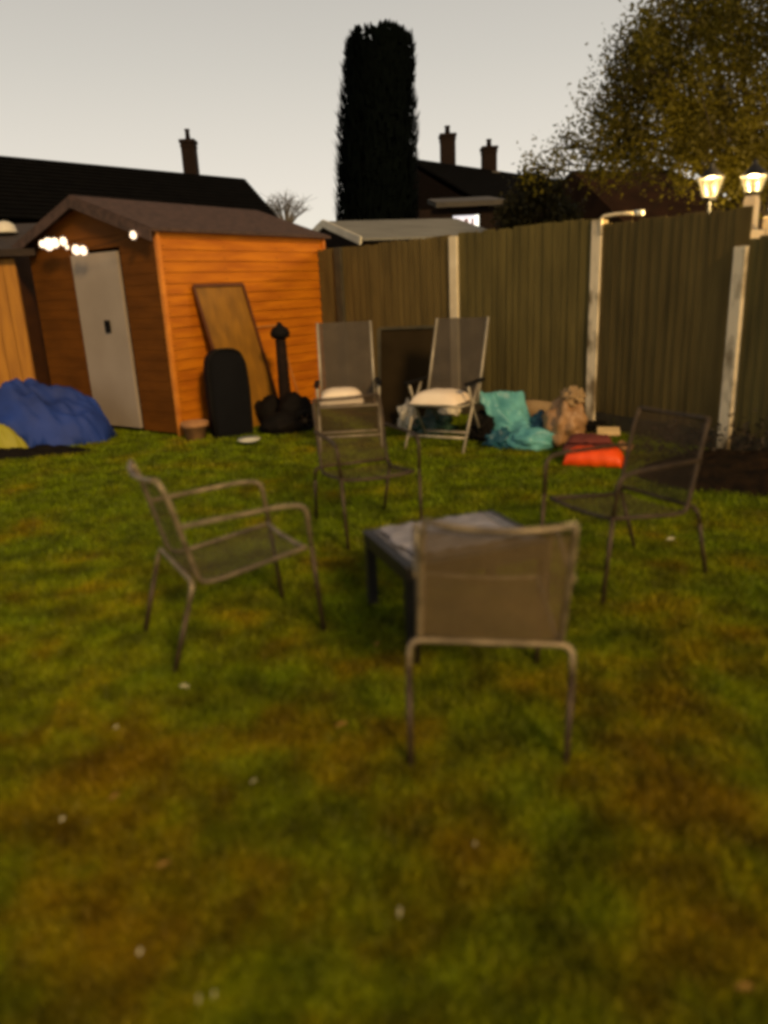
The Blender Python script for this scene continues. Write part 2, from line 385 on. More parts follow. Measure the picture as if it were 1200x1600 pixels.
roofslab(mb, SW/2, SE+SRID+.02, SW+ov, SE-ov*sl+.02, -.14, SL+.10, .03)
mb.build('roof', M_felt, shed)
mb = MB()
for (y0, z0, y1, z1) in ((-ov, SE-ov*sl, SW/2, SE+SRID), (SW/2, SE+SRID, SW+ov, SE-ov*sl)):
    mb.prism([(-.165, y0, z0-.08), (-.165, y1, z1-.08), (-.165, y1, z1+.03), (-.165, y0, z0+.03)], (.022, 0, 0))
mb.build('bargeboard', M_felt, shed)

# cluster of small warm bulbs hung at the shed front
lights = thing('string_light', 'cluster of bright warm bulbs strung under the front eave of the orange shed', 'light', gz(100, 384, 2.1))
bulbm = emis('warm_bulb', (1.0, .74, .50), 2.2)
def shed_front_pt(px, py, off=.22):     # point on the plane just before the shed front
    n = Vector((-math.cos(DEG), -math.sin(DEG), 0)); d = ray(px, py)
    P0 = SA+n*off; t = (P0-EYE).dot(n)/d.dot(n); return EYE+d*t
pts = [shed_front_pt(*p) for p in ((66, 381), (76, 381), (86, 379), (99, 377), (105, 386), (119, 390), (130, 391), (170, 380), (208, 367))]
lights.location = pts[0]
MB().tube([p-pts[0] for p in pts], .004, 5).build('cable', M_rubber, lights)
for p, r_ in zip(pts, (.034, .058, .045, .040, .020, .045, .042, .0, .034)):
    if r_ == 0: continue
    MB().lathe([(r_*.35, -r_*1.2), (r_*.9, -r_*.7), (r_, 0), (r_*.7, r_*.8), (r_*.3, r_*1.1)], p-pts[0], 12).build('bulb', bulbm, lights)
    MB().lathe([(r_*.35, r_*1.0), (r_*.35, r_*1.6)], p-pts[0], 8).build('bulb_holder', M_rubber, lights)

# ------------------------------------------------------------------ things leaning by the shed wall
U = Vector((math.cos(DEG), math.sin(DEG), 0)); V = Vector((-math.sin(DEG), math.cos(DEG), 0))
def wallpt(px, py, off):                # on a plane parallel to the orange wall, off metres before it
    d = ray(px, py); n = -V; P0 = SA+n*off; t = (P0-EYE).dot(n)/d.dot(n); return EYE+d*t
def wall_local(p): q = p-SA; return q.dot(U)
def leaning_panel(name, label, cat, tl, tr, foot_out, top_out, frame_w, m_face, m_edge, slant=0):
    a = wallpt(*tl, top_out); b = wallpt(*tr, top_out)
    ua, ub, h = wall_local(a), wall_local(b), a.z
    t = thing(name, label, cat, SA+U*ua-V*foot_out)
    base0 = Vector((0, 0, .01)); base1 = U*(ub-ua); top0 = V*(foot_out-top_out)+Vector((0, 0, h)); 
    base0 = base0+U*slant; base1 = base1+U*slant+Vector((0, 0, .01))
    top1 = top0+U*(ub-ua)
    n = (base1-base0).cross(top0-base0).normalized()
    if n.dot(V) > 0: n = -n
    mb = MB(); mb.prism([base0, base1, top1, top0], -n*.015); mb.build('panel', m_face, t)
    mb = MB()
    for p, q in ((base0, top0), (top0, top1), (top1, base1)): mb.bar(p+n*.012, q+n*.012, frame_w, .02, up=n)
    mb.build('edge_frame', m_edge, t)
    return t
leaning_panel('door_panel', 'tall brown framed panel leaning against the orange shed wall', 'panel', (301, 447), (378, 444), .42, .05, .035, M_ply, M_dkwood, .10)
leaning_panel('wooden_board', 'narrow pale edged wooden board leaning on the shed wall beside the dark cap post', 'board', (398, 512), (432, 508), .3, .04, .022, M_larch, M_paleboard, .08)

# black tub stood on its end
p = gz(366, 684)
t = thing('plastic_tub', 'black round topped plastic tub stood on end against the leaning panel', 'tub', p, DEG-R(28))
prof = []
HW, HH = .21, 1.0
out = [(-HW*.92, .0), (HW*1.0, .0), (HW*1.04, .5), (HW*.97, .78), (HW*.72, .92), (HW*.2, .955), (-HW*.5, .95), (-HW*.9, .86), (-HW, .7), (-HW*1.0, .35)]
out = [v for v in rounded([(x, 0, z) for x, z in out], .05, 3)]
mb = MB(); mb.prism(out, (0, .22, 0)); mb.build('shell', M_black, t, .02)
mb = MB(); mb.tube(out+[out[0]], .016, 8); mb.build('rim', M_rubber, t)
mb = MB(); mb.grid(lambda u, v: ((u-.5)*.34, -.012-.02*math.sin(u*math.pi)*math.sin(v*math.pi), .06+v*.82), 8, 12); mb.build('tray_floor', M_black, t)

# dark cap post
p = gz(445, 668)+U*.05
t = thing('garden_post', 'dark post with a black rounded cap in front of the orange shed', 'post', p)
MB().lathe([(.075, 0), (.068, .5), (.06, 1.02)], (0, 0, 0), 14).build('shaft', M_brick, t)
MB().lathe([(.04, 1.0), (.10, 1.02), (.115, 1.07), (.09, 1.12), (.04, 1.15), (.02, 1.19)], (0, 0, 0), 18).build('cap', M_rubber, t)
# dark bags, a wheel, clutter
for i, (px, py, rx, rz, lab) in enumerate(((424, 664, .19, .21, 'dark damp bag at the foot of the dark capped post, nearest the black tub'),
                                            (464, 670, .20, .24, 'dark damp bag heaped to the right of the dark capped post'),
                                            (440, 678, .24, .14, 'low flat dark bag on the grass in front of the dark capped post'))):
    p = gz(px, py); t = MB().blob((0, 0, rz*.7), (rx, .16, rz), .09, 1.6, i+2).build('rubbish_bag', M_heap); t.location = p
    tag(t, lab, 'bag', 'dark bags heaped by the shed')
t = thing('trolley_wheel', 'dark small wheel half sunk among the bags by the shed', 'wheel', gz(478, 675)+Vector((0, 0, .13)), R(20))
mb = MB(); ring = [Vector((.10*math.cos(a), 0, .10*math.sin(a))) for a in np.linspace(0, 2*math.pi, 25)]
mb.tube(ring, .026, 8, cap=False); mb.build('tyre', M_rubber, t)
mb = MB(); mb.lathe([(.02, -.03), (.02, .03)], (0, 0, 0), 10)
for v in mb.bm.verts: v.co = Vector((v.co.x, v.co.z, v.co.y))
for a in np.linspace(0, math.pi, 4)[:-1]: mb.bar((-.09*math.cos(a), 0, -.09*math.sin(a)), (.09*math.cos(a), 0, .09*math.sin(a)), .012, .008)
mb.build('rim', M_frame_dk, t)
# pot
t = thing('plant_pot', 'tan plant pot on the grass at the foot of the orange shed corner', 'pot', gz(307, 687))
MB().lathe([(.10, 0), (.135, .15), (.15, .15), (.15, .20), (.135, .20), (.125, .155), (.02, .15)], (0, 0, 0), 24).build('pot_body', M_pot, t)
MB().lathe([(.128, .13), (.10, .165), (.02, .175)], (0, 0, 0), 18).build('potting_soil', M_earth, t)
# white dish
t = MB().lathe([(.04, .0), (.07, .004), (.115, .028), (.118, .032), (.07, .012), (.02, .010)], (0, 0, 0), 24).build('shallow_dish', M_dish)
t.location = gz(390, 697)+Vector((0, 0, .045)); t.rotation_euler = (R(4), 0, 0); tag(t, 'small white dish lying on the lawn in front of the black tub', 'dish')

# ------------------------------------------------------------------ left edge: tan outbuilding, dark roof, tarpaulins
ob = thing('outbuilding', 'tan boarded low outbuilding with a dark roof at the left edge behind the shed', 'shed', (-4.35, 9.55, 0), R(8))
mb = MB(); x = 0
while x > -3.4:
    mb.box((x-.075, 0, 1.03), (.142, .022+.006*random.random(), 2.02)); x -= .148
mb.box((-1.7, .03, 1.03), (3.4, .03, 2.0)); mb.build('board_wall', M_tanwall, ob)
mb = MB(); mb.box((-1.9, -.02, 1.24), (2.9, .02, .06)); mb.box((-1.9, -.02, .25), (2.9, .02, .06)); mb.build('cross_rail', M_larch2, ob)
mb = MB(); mb.prism([(.3, -.18, 2.06), (.3, 1.9, 2.56), (.3, 1.9, 2.61), (.3, -.18, 2.14)], (-4, 0, 0)); mb.build('roof', M_darkroof, ob)
mb = MB(); mb.box((-1.7, .95, 1.1), (3.3, 1.8, 2.0)); mb.build('rear_shell', M_larch2, ob)
t = MB().lathe([(.15, 0), (.14, .03), (.12, .10), (.06, .14), (.02, .15)], (0, 0, 0), 18).build('upturned_bowl', M_white)
t.location = gy(8, 358, 10.4)+Vector((0, 0, -.05)); tag(t, 'pale rounded upturned bowl on the dark roof at the left edge', 'bowl')

def drape(name, c, rx, ry, h, mt, seed, n=56, sharp=2.2, folds=.06, power=.75, rz=0):
    mb = MB()
    def fn(u, v):
        a = u*2-1; b = v*2-1; r = math.sqrt(a*a+b*b)
        k = min(1, r) ; base = max(0, 1-k**sharp)**power
        x = a*rx*(1+.10*noise.noise(Vector((b*2, seed, 0)))); y = b*ry*(1+.12*noise.noise(Vector((a*2, seed, 5))))
        nz_ = noise.noise(Vector((a*1.8+seed, b*1.8, 2)))*.5
        fo = folds*(abs(noise.noise(Vector((a*3.3+seed, b*2.2, 7))))*2-.4)+folds*.5*noise.noise(Vector((a*9, b*9, seed)))
        return (x, y, max(.006+.004*abs(noise.noise(Vector((a*6, b*6, 1)))), h*base*(1+nz_)+fo*base**.4 if base > 0 else .008))
    mb.grid(fn, n, n)
    # trim corners outside the outline
    kill = [v for v in mb.bm.verts if ((v.co.x/rx)**2+(v.co.y/ry)**2) > 1.12+.10*noise.noise(Vector((v.co.x*5, v.co.y*5, seed)))]
    bmesh.ops.delete(mb.bm, geom=kill, context='VERTS')
    o = mb.build(name, mt); o.location = c; o.rotation_euler = (0, 0, rz)
    s_ = o.modifiers.new('thick', 'SOLIDIFY'); s_.thickness = .004
    return o
tag(drape('tarpaulin', (-4.15, 8.30, 0), 1.12, .50, .58, M_blue, 3, power=.5, sharp=3.0, folds=.12), 'crumpled blue tarpaulin heaped beside the pale shed door', 'tarpaulin')
tag(drape('tarpaulin', (-4.12, 7.72, 0), .46, .17, .40, M_yellow, 9, power=.7, sharp=1.6, rz=R(-8)), 'yellow green sheet poking out in front of the blue tarpaulin', 'tarpaulin')
tag(drape('dark_strip', (-3.95, 7.50, 0), .95, .15, .08, M_heap, 5, power=.6, rz=R(7)), 'low dark strip on the grass below the blue tarpaulin', 'sheet')  # low dark strip laid over the grass before the tarpaulins

# ------------------------------------------------------------------ back fence
fence = thing('garden_fence', 'tall dark vertical board fence with concrete posts around the back lawn', 'fence', (2.25, 7.75, 0))
FO = Vector((2.25, 7.75, 0))
FP = [Vector(p) for p in ((-1.75, 11.3, 0), (-.42, 10.15, 0), (.95, 8.93, 0), (2.25, 7.76, 0), (3.02, 6.33, 0), (3.78, 4.85, 0), (4.5, 3.3, 0))]
TOPS = [2.03, 2.03, 2.03, 2.05, 1.70, 1.70, 1.70]
def panel(a, b, z0, za, zb, mt, seed):
    rr = random.Random(seed); d = (b-a).normalized(); n = Vector((d.y, -d.x, 0)); 
    if n.dot(Vector((0, -1, 0))) < 0: n = -n
    L = (b-a).length; s = .065; mb = MB()
    ang = math.atan2(d.y, d.x)
    while s < L-.075:
        wdt = rr.uniform(.085, .14); t_ = (s+wdt/2)/L; zt = za+(zb-za)*t_+rr.uniform(-.012, .012)
        tilt = R(5)+rr.uniform(-.02, .02); 
        rot = Matrix.Rotation(ang+tilt, 3, 'Z') @ Matrix.Rotation(rr.uniform(-.006, .006), 3, 'Y')
        c = a+d*(s+wdt/2)+n*(.012+rr.uniform(0, .004))-FO
        mb.box((c.x, c.y, (z0+zt)/2), (wdt, .012, zt-z0), rot); s += wdt-.018
    mb.build('board_panel', mt, fence)
    for zr in (z0+.12, (z0+za)/2, za-.15):
        p = a+d*.06-n*.045-FO; q = b-d*.06-n*.045-FO; MB().bar((p.x, p.y, zr), (q.x, q.y, zr), .035, .08).build('rail', M_gravel, fence)
    mb = MB(); p = a+d*.055-FO; q = b-d*.055-FO
    mb.bar((p.x, p.y, z0/2+.005), (q.x, q.y, z0/2+.005), .05, z0-.01); mb.build('gravel_board', M_gravel, fence)
pm = [M_fence2, M_fence2, M_fence, M_fence2, M_fence, M_fence]
panel_top = [(2.02, 2.02), (2.02, 2.05), (2.05, 2.07), (2.01, 1.99), (1.76, 1.76), (1.76, 1.76)]
for i in range(6): panel(FP[i], FP[i+1], .17, *panel_top[i], pm[i], i)
pmats = [M_gravel, M_gravel, M_conc_pale, M_conc, M_conc, M_conc, M_conc]
for i, p in enumerate(FP):
    q = p-FO; d = (FP[min(i+1, 6)]-FP[max(i-1, 0)]).normalized()
    mb = MB(); h = TOPS[i]; rt = Matrix.Rotation(math.atan2(d.y, d.x), 3, 'Z')
    mb.box((q.x, q.y, h/2-.02), (.115, .115, h+.04), rt)
    po = mb.build('concrete_post', pmats[i], fence, .008)
# pale worn patches: a spare repair stub at the foot of the right post
t = MB(); q = gz(1133, 703); t.box((0, 0, .13), (.105, .07, .26)); t = t.build('repair_spur', M_conc_pale, None, .012)
t.location = (q.x-.02, q.y-.05, 0); tag(t, 'short pale concrete spur at the foot of the right fence post', 'spur')
# white pipe on top of the post
p = Vector((2.25, 7.76, 2.03))+Vector((0, -.075, 0))
t = thing('overflow_pipe', 'pale bent pipe over the top of the fence post above the tan bag', 'pipe', p)
pp = rounded([(-.01, 0, -.12), (-.01, 0, .045), (.12, -.10, .055), (.22, -.22, .045)], .04, 5)
MB().tube(pp, .015, 8).build('pipe_run', M_conc, t)
MB().tube([(.235, -.24, .045), (.29, -.31, .04)], .024, 10).build('end_fitting', M_dish, t)

# ------------------------------------------------------------------ neighbour's grey-roofed shed behind the fence
a = gy(567, 376, 11.3); pk = gy(508, 349, 12.3); dd = Vector((.97, .24, 0)); L_ = 2.15
nb = thing('neighbour_shed', 'neighbour shed with a grey sheet roof and white bargeboard behind the fence', 'shed', (a.x, a.y, 0))
e0 = Vector((0, 0, a.z)); r0_ = Vector((pk.x-a.x, pk.y-a.y, pk.z)); lft = r0_*2-e0; lft.z = a.z
mb = MB(); off = dd*L_
mb.prism([e0, r0_, r0_+Vector((0, 0, .03)), e0+Vector((0, 0, .03))], off); mb.prism([r0_, lft, lft+Vector((0, 0, .03)), r0_+Vector((0, 0, .03))], off)
mb.build('roof', M_slate, nb)
mb = MB(); mb.bar(e0-dd*.03, r0_-dd*.03, .03, .11); mb.bar(r0_-dd*.03, lft-dd*.03, .03, .11); mb.build('bargeboard', M_white, nb)
mb = MB(); i0 = e0*.97+r0_*.03; 
mb.prism([(e0.x*.94+lft.x*.06, e0.y*.94+lft.y*.06, 0), (e0.x*.94+lft.x*.06, e0.y*.94+lft.y*.06, a.z-.02), (r0_.x, r0_.y, pk.z-.04), (lft.x*.94+e0.x*.06, lft.y*.94+e0.y*.06, a.z-.02), (lft.x*.94+e0.x*.06, lft.y*.94+e0.y*.06, 0)], dd*(L_-.1)); mb.build('wall', M_brick, nb)

# ------------------------------------------------------------------ houses
def tiled_roof(name, R0, R1, E0, E1, mt, parent, base, rows=16):
    """stepped courses of tiles on the slope R0-R1 (ridge) / E0-E1 (eave)"""
    mb = MB(); n = (R1-R0).cross(E0-R0).normalized()
    if n.z < 0: n = -n
    for k in range(rows):
        f0, f1 = k/rows, (k+1)/rows
        a, b = R0.lerp(E0, f0), R1.lerp(E1, f0); c, d = R1.lerp(E1, f1+.01), R0.lerp(E0, f1+.01)
        mb.prism([a-base, b-base, c+n*.05-base, d+n*.05-base], -n*.05)
    mb.build(name, mt, parent)
def chimney(parent, base, P, wd, h, mt, pots=1, pot_h=.35):
    mb = MB(); q = P-base
    mb.box((q.x, q.y, q.z+h/2-.4), (wd, wd*1.1, h+.8)); mb.box((q.x, q.y, q.z+h+.05), (wd*1.16, wd*1.26, .12)); mb.box((q.x, q.y, q.z+h-.10), (wd*1.07, wd*1.17, .09))
    ch = mb.build('chimney', mt, parent, .01)
    for k in range(pots):
        MB().lathe([(wd*.2, q.z+h+.1), (wd*.16, q.z+h+.1+pot_h*.8), (wd*.2, q.z+h+.1+pot_h*.85), (wd*.2, q.z+h+.1+pot_h)], (q.x+(k-(pots-1)/2)*wd*.5, q.y, 0), 10).build('chimney_pot', mt, ch)
    MB().box((q.x, q.y-wd*.75, q.z-.16), (wd*1.3, wd*.6, .10), Matrix.Rotation(R(-35), 3, 'X')).build('flashing', M_flash, ch)
    return ch
# left house: long ridge falling away to the right in the picture
RZ = 5.6
h1b = gz(381, 279, RZ); h1a = gz(0, 243, RZ); d1 = (h1a-h1b).normalized(); h1a = h1b+d1*16
nrm = Vector((d1.y, -d1.x, 0));  nrm = nrm if nrm.y < 0 else -nrm
E1 = gy(448, 356, h1b.y-3.6); E0 = E1+d1*16
base = Vector((E1.x, E1.y, 0))
lh = thing('house', 'long dark roofed house with one chimney behind the orange shed', 'house', base)
tiled_roof('roof', h1a, h1b, E0, E1, M_roof, lh, base)
back1 = h1b*2-E1; back1.z = E1.z; back0 = back1+d1*16
mb = MB(); mb.prism([h1a-base, h1b-base, back1-base, back0-base], (0, 0, -.08)); mb.build('rear_roof', M_roof, lh)
i1 = (E1-base)*.96+(back1-base)*.04+d1*.25; i2 = (E1-base)*.04+(back1-base)*.96+d1*.25; tp = h1b-base+d1*.25
mb = MB(); mb.prism([(i1.x, i1.y, 0), i1-Vector((0, 0, .1)), tp-Vector((0, 0, .15)), i2-Vector((0, 0, .1)), (i2.x, i2.y, 0)], d1*15.5); mb.build('wall', M_brick, lh)
P = gz(300, 276, RZ-.05); chimney(lh, base, P, .46, 1.05, M_brick, 1, .36)

# right terrace house: ridge behind the cypress, two chimneys, lit window in a rear extension
RZ2 = 6.2
g0 = gz(640, 247, RZ2); g1 = gz(890, 283, RZ2); d2 = (g1-g0).normalized()
g0 = g0-d2*.2; g1 = g1+d2*5
n2 = Vector((d2.y, -d2.x, 0)); n2 = n2 if n2.y < 0 else -n2
F0 = g0+n2*3.8; F1 = g1+n2*3.8; F0.z = F1.z = 4.1
B0 = g0-n2*3.8; B1 = g1-n2*3.8; B0.z = B1.z = 4.1
base = Vector((F0.x, F0.y, 0))
rh = thing('house', 'dark terraced house with two chimneys and a lit window right of the tall conifer', 'house', base)
tiled_roof('roof', g0, g1, F0, F1, M_roof, rh, base)
mb = MB(); mb.prism([g0-base, g1-base, B1-base, B0-base], (0, 0, -.08)); mb.build('rear_roof', M_roof, rh)
a_ = F0-base-n2*.3; b_ = F1-base-n2*.3; Ln = (F1-F0).length
mb = MB(); mb.prism([(a_.x, a_.y, 0), (a_.x, a_.y, 4.0), tuple(g0-base-Vector((0, 0, .2))), tuple(B0-base+n2*.3+Vector((0, 0, -.1))), tuple(Vector((B0.x, B0.y, 0))-base+n2*.3)], d2*Ln); mb.build('wall', M_brick_dark, rh)
chimney(rh, base, gz(700, 266, RZ2-.05), .60, 1.25, M_brick, 1, .34)
chimney(rh, base, gz(764, 270, RZ2-.1), .60, .90, M_brick, 1, .32)
# rear extension
YX = 17.0
x0 = gy(655, 330, YX); x1 = gy(782, 330, YX); zt = gy(700, 326, YX).z
base = Vector((x0.x, YX, 0)); WX = x1.x-x0.x
ex = thing('house_extension', 'low brick extension with a pale eave and a bright window beyond the fence', 'building', base)
mb = MB(); wl = (gy(708, 345, YX).x-x0.x, gy(749, 345, YX).x-x0.x); wz = (gy(728, 360, YX).z, gy(728, 336, YX).z)
mb.box((wl[0]/2, 1, zt/2), (wl[0], 2, zt)); mb.box(((wl[1]+WX)/2, 1, zt/2), (WX-wl[1], 2, zt))
mb.box(((wl[0]+wl[1])/2, 1, (zt+wz[1])/2), (wl[1]-wl[0]-.004, 2, zt-wz[1])); mb.box(((wl[0]+wl[1])/2, 1, wz[0]/2), (wl[1]-wl[0]-.004, 2, wz[0])); mb.build('wall', M_brick, ex)
mb = MB(); mb.prism([(.35, -.22, zt+.01), (.35, -.22, zt+.11), (.35, 2.3, zt+.45), (.35, 2.3, zt+.35)], (WX-.35+.1, 0, 0)); mb.build('eave', M_flash, ex)
win = MB().bar((wl[0], -.01, wz[0]-.02), (wl[1], -.01, wz[0]-.02), .08, .05).build('window', M_white, ex)
litm = emis('lit_window', (1.0, .93, .95), .95); litm2 = emis('lit_window_bright', (1.0, .97, .80), 1.7)
W_ = wl[1]-wl[0]
MB().box(((wl[0]+wl[1])/2-.04, .10, (wz[0]+wz[1])/2), (W_*.88, .02, wz[1]-wz[0])).build('lit_pane', litm, win)
MB().box((wl[1]-W_*.07, .08, (wz[0]+wz[1])/2), (W_*.14, .02, wz[1]-wz[0])).build('bright_pane', litm2, win)
mb = MB()
for f, ww in ((.20, .16), (.52, .13), (.76, .07)):
    mb.box((wl[0]+W_*f, .075, (wz[0]+wz[1])/2-.04), (W_*ww, .012, (wz[1]-wz[0])*.8))
mb.build('curtain', M_curtain, win)
# nearer brown-roofed building at right
YR = 15.0
p0 = gy(893, 266, YR+2.2); p1 = gy(1045, 268, YR+2.2); p2 = gy(980, 352, YR); p3 = gy(1215, 346, YR)
p1 = p0+(p1-p0); base = Vector((p2.x, p2.y, 0))
br = thing('house', 'nearer low house with a dark brown hipped roof below the big tree', 'house', base)
mb = MB(); n_ = Vector((0, 0, -.08))
p4 = Vector((p3.x, p3.y+4.6, p3.z)); p5 = Vector((p2.x-1.6, p2.y+4.6, p2.z))
mb.prism([p0-base, p1-base, p3-base, p2-base], n_); mb.prism([p1-base, p4-base, p3-base], n_); mb.prism([p0-base, p5-base, p4-base, p1-base], n_); mb.prism([p0-base, p2-base, p5-base], n_)
mb.build('roof', M_roof2, br)
mb = MB(); q = [(.25, .3, 0), (p3.x-base.x-.3, .3, 0), (p4.x-base.x-.3, 4.3, 0), (-1.1, 4.3, 0)]; mb.prism(q, (0, 0, p2.z-.05)); mb.build('wall', M_brick, br)

# ------------------------------------------------------------------ trees
def leaf_mesh(name, centres, sizes, mt, parent, aspect=.55, droop=0.0, seed=1):
    r = np.random.default_rng(seed); c = np.asarray(centres, dtype=np.float64); n = len(c); s = np.asarray(sizes)[:, None]
    d = r.normal(size=(n, 3)); d[:, 2] += droop; d /= np.linalg.norm(d, axis=1)[:, None]
    e_ = r.normal(size=(n, 3)); e_ -= d*np.sum(d*e_, axis=1)[:, None]; e_ /= np.linalg.norm(e_, axis=1)[:, None]
    co = np.stack([c-d*s, c+e_*s*aspect, c+d*s, c-e_*s*aspect], axis=1).astype(np.float32)
    me = bpy.data.meshes.new(name); me.vertices.add(n*4); me.vertices.foreach_set('co', co.ravel())
    me.loops.add(n*4); me.loops.foreach_set('vertex_index', np.arange(n*4, dtype=np.int32))
    me.polygons.add(n); me.polygons.foreach_set('loop_start', np.arange(0, n*4, 4, dtype=np.int32)); me.update(calc_edges=True)
    me.materials.append(mt); o = bpy.data.objects.new(name, me); COL.objects.link(o); o.parent = parent; return o
# conifer
YC = 19.0
cb = gy(590, 345, YC); base = Vector((cb.x, YC, 0))
co_ = thing('conifer_tree', 'very tall dark columnar conifer between the two dark houses', 'tree', base)
prof = []
for py, xl, xr in ((345, 523, 657), (300, 522, 656), (250, 524, 655), (210, 526, 655), (180, 530, 652), (130, 535, 648), (95, 535, 650), (76, 538, 649), (68, 540, 648), (62, 544, 643), (58, 560, 634)):
    a = gy(xl, py, YC); b = gy(xr, py, YC); prof.append((a.z, (a.x+b.x)/2-base.x, (b.x-a.x)/2))
prof = [(0.0, 0, .9), (.8, 0, 1.05)]+prof
pz = [p[0] for p in prof]; pc = [p[1] for p in prof]; pr_ = [p[2] for p in prof]
mb = MB(); rings = []
for z in np.linspace(.3, pz[-1]-.35, 30):
    r_ = np.interp(z, pz, pr_)*.80; cx = np.interp(z, pz, pc)
    rings.append([mb.bm.verts.new((cx+r_*(1+.12*noise.noise(Vector((math.cos(a)*2, math.sin(a)*2, z*1.5))))*math.cos(a), r_*math.sin(a), z)) for a in np.linspace(0, 2*math.pi, 25)[:-1]])
for i in range(len(rings)-1):
    for k in range(24): mb.bm.faces.new((rings[i][k], rings[i][(k+1) % 24], rings[i+1][(k+1) % 24], rings[i+1][k]))
mb.bm.faces.new(rings[-1])
for i in range(10500):
    z = rng.uniform(.2, pz[-1]-.04) if i < 9000 else rng.uniform(pz[-1]-1.0, pz[-1]-.05); a = rng.uniform(0, 2*math.pi); r_ = np.interp(z, pz, pr_)*rng.uniform(.74, .97); cx = np.interp(z, pz, pc)
    r_ *= 1+.08*noise.noise(Vector((math.cos(a)*3, math.sin(a)*3, z*1.8)))
    p = Vector((cx+r_*math.cos(a), r_*math.sin(a), z)); L = rng.uniform(.14, .34)*(.6 if z > pz[-1]-.8 else 1)
    up = Vector((math.cos(a)*.32+rng.normal()*.15, math.sin(a)*.32+rng.normal()*.15, 1)).normalized()
    t_ = Vector((-math.sin(a), math.cos(a), 0))*rng.uniform(.03, .06)
    v = [mb.bm.verts.new(q) for q in (p-t_, p+t_, p+up*L*.6+t_*.7, p+up*L, p+up*L*.6-t_*.7)]
    mb.bm.faces.new(v)
for (sx_, sy_) in ((605, 27), (596, 37), (614, 38), (575, 44), (561, 49), (547, 55), (622, 44), (633, 45), (642, 60), (586, 42)):
    tip = gy(sx_, sy_, YC)-base; ft = Vector((tip.x*.98, 0, tip.z-.75))
    for k in range(42):
        f = k/42; p = ft.lerp(tip, f)+Vector((rng.normal(), rng.normal(), 0))*.08*(1-f); L = .20*(1-.4*f); t_ = Vector((rng.normal(), rng.normal(), 0)).normalized()*.03; up = Vector((rng.normal()*.18, rng.normal()*.18, 1)).normalized()
        p.z -= L*.8
        mb.bm.faces.new([mb.bm.verts.new(q) for q in (p-t_, p+t_, p+up*L*.6+t_*.7, p+up*L, p+up*L*.6-t_*.7)])
mb.build('crown', M_cypress, co_, recalc=False)
MB().tube([(0, 0, 0), (0, 0, 1.2), (0, 0, 3)], .22, 10, .12).build('trunk', M_bark, co_)

# big garden tree at the right behind the fence
YT = 9.6
clus = [(1150, 60, 9.6, 1.0, 1), (1080, 120, 9.3, .85, 1), (1200, 150, 9.4, 1.0, 1), (1010, 150, 9.8, .62, .8), (1130, 210, 9.2, .75, 1), (1050, 190, 9.5, .60, 1), (1190, 240, 9.2, .6, 1),
        (970, 215, 9.9, .45, .7), (1240, 60, 9.5, 1.0, 1), (1000, 90, 9.9, .36, .6), (985, 75, 9.8, .2, .2), (1045, 60, 9.8, .45, .7), (940, 240, 10, .28, .4), (1100, 20, 9.9, .7, .9), (1150, -40, 9.8, .7, .8),
        (945, 160, 10, .2, .2), (920, 175, 10, .15, .12), (895, 225, 10.1, .20, .25), (870, 255, 10.2, .14, .15), (830, 262, 10.3, .12, .12), (915, 245, 10.2, .2, .28), (1000, 225, 9.8, .34, .8), (1085, 236, 9.3, .34, .8), (1035, 45, 9.9, .16, .12), (970, 110, 10, .18, .2), (1135, 272, 9.4, .25, .5), (1160, 262, 9.3, .3, .5), (990, 130, 9.9, .4, .5)]
tb = gy(1190, 300, YT); base = Vector((tb.x, YT, 0))
tree = thing('garden_tree', 'large loose leaved autumn tree overhanging the fence at the upper right', 'tree', base)
mb = MB(); trunk_top = Vector((0, 0, 2.2)); mb.tube([(0, 0, 0), (.03, 0, 1.0), (0, 0, 2.2)], .17, 10, .12)
mb.build('trunk', M_bark, tree)
mb = MB(); C_ = []; Sz = []
for (px, py, Y, r_, dn) in clus:
    c = gy(px, py, Y)-base
    mid = trunk_top.lerp(c, .5)+Vector((rng.normal()*.12, rng.normal()*.12, .15))
    mb.tube([trunk_top+Vector((0, 0, -.2)), trunk_top.lerp(mid, .5), mid, mid.lerp(c, .6), c], .06*min(1, r_+.3), 6, .008)
    for k in range(7 if r_ > .3 else 5):
        q = c+Vector((rng.normal(), rng.normal(), rng.normal()+.2))*r_*.65; mb.tube([c.lerp(mid, .15), c.lerp(q, .6)+Vector((0, 0, .04)), q], .009, 5, .003)
    nsub = int(6+52*r_*dn)
    for k in range(nsub):
        v = rng.normal(size=3); v /= np.linalg.norm(v); sc = np.array(c)+v*r_*rng.uniform(.1, 1.0)**.6*np.array([1, .8, .95])
        n_ = int((95 if dn > .5 else 34)*rng.uniform(.5, 1.4)); rad = rng.uniform(.09, .2)
        pts_ = rng.normal(size=(n_, 3))*rad*np.array([.75, .75, .95])+sc; C_.append(pts_); Sz.append(rng.uniform(.016, .038, n_))
mb.build('branches', M_bark, tree)
leaf_mesh('crown', np.concatenate(C_), np.concatenate(Sz), M_leaf, tree, .5, -.4, 3)
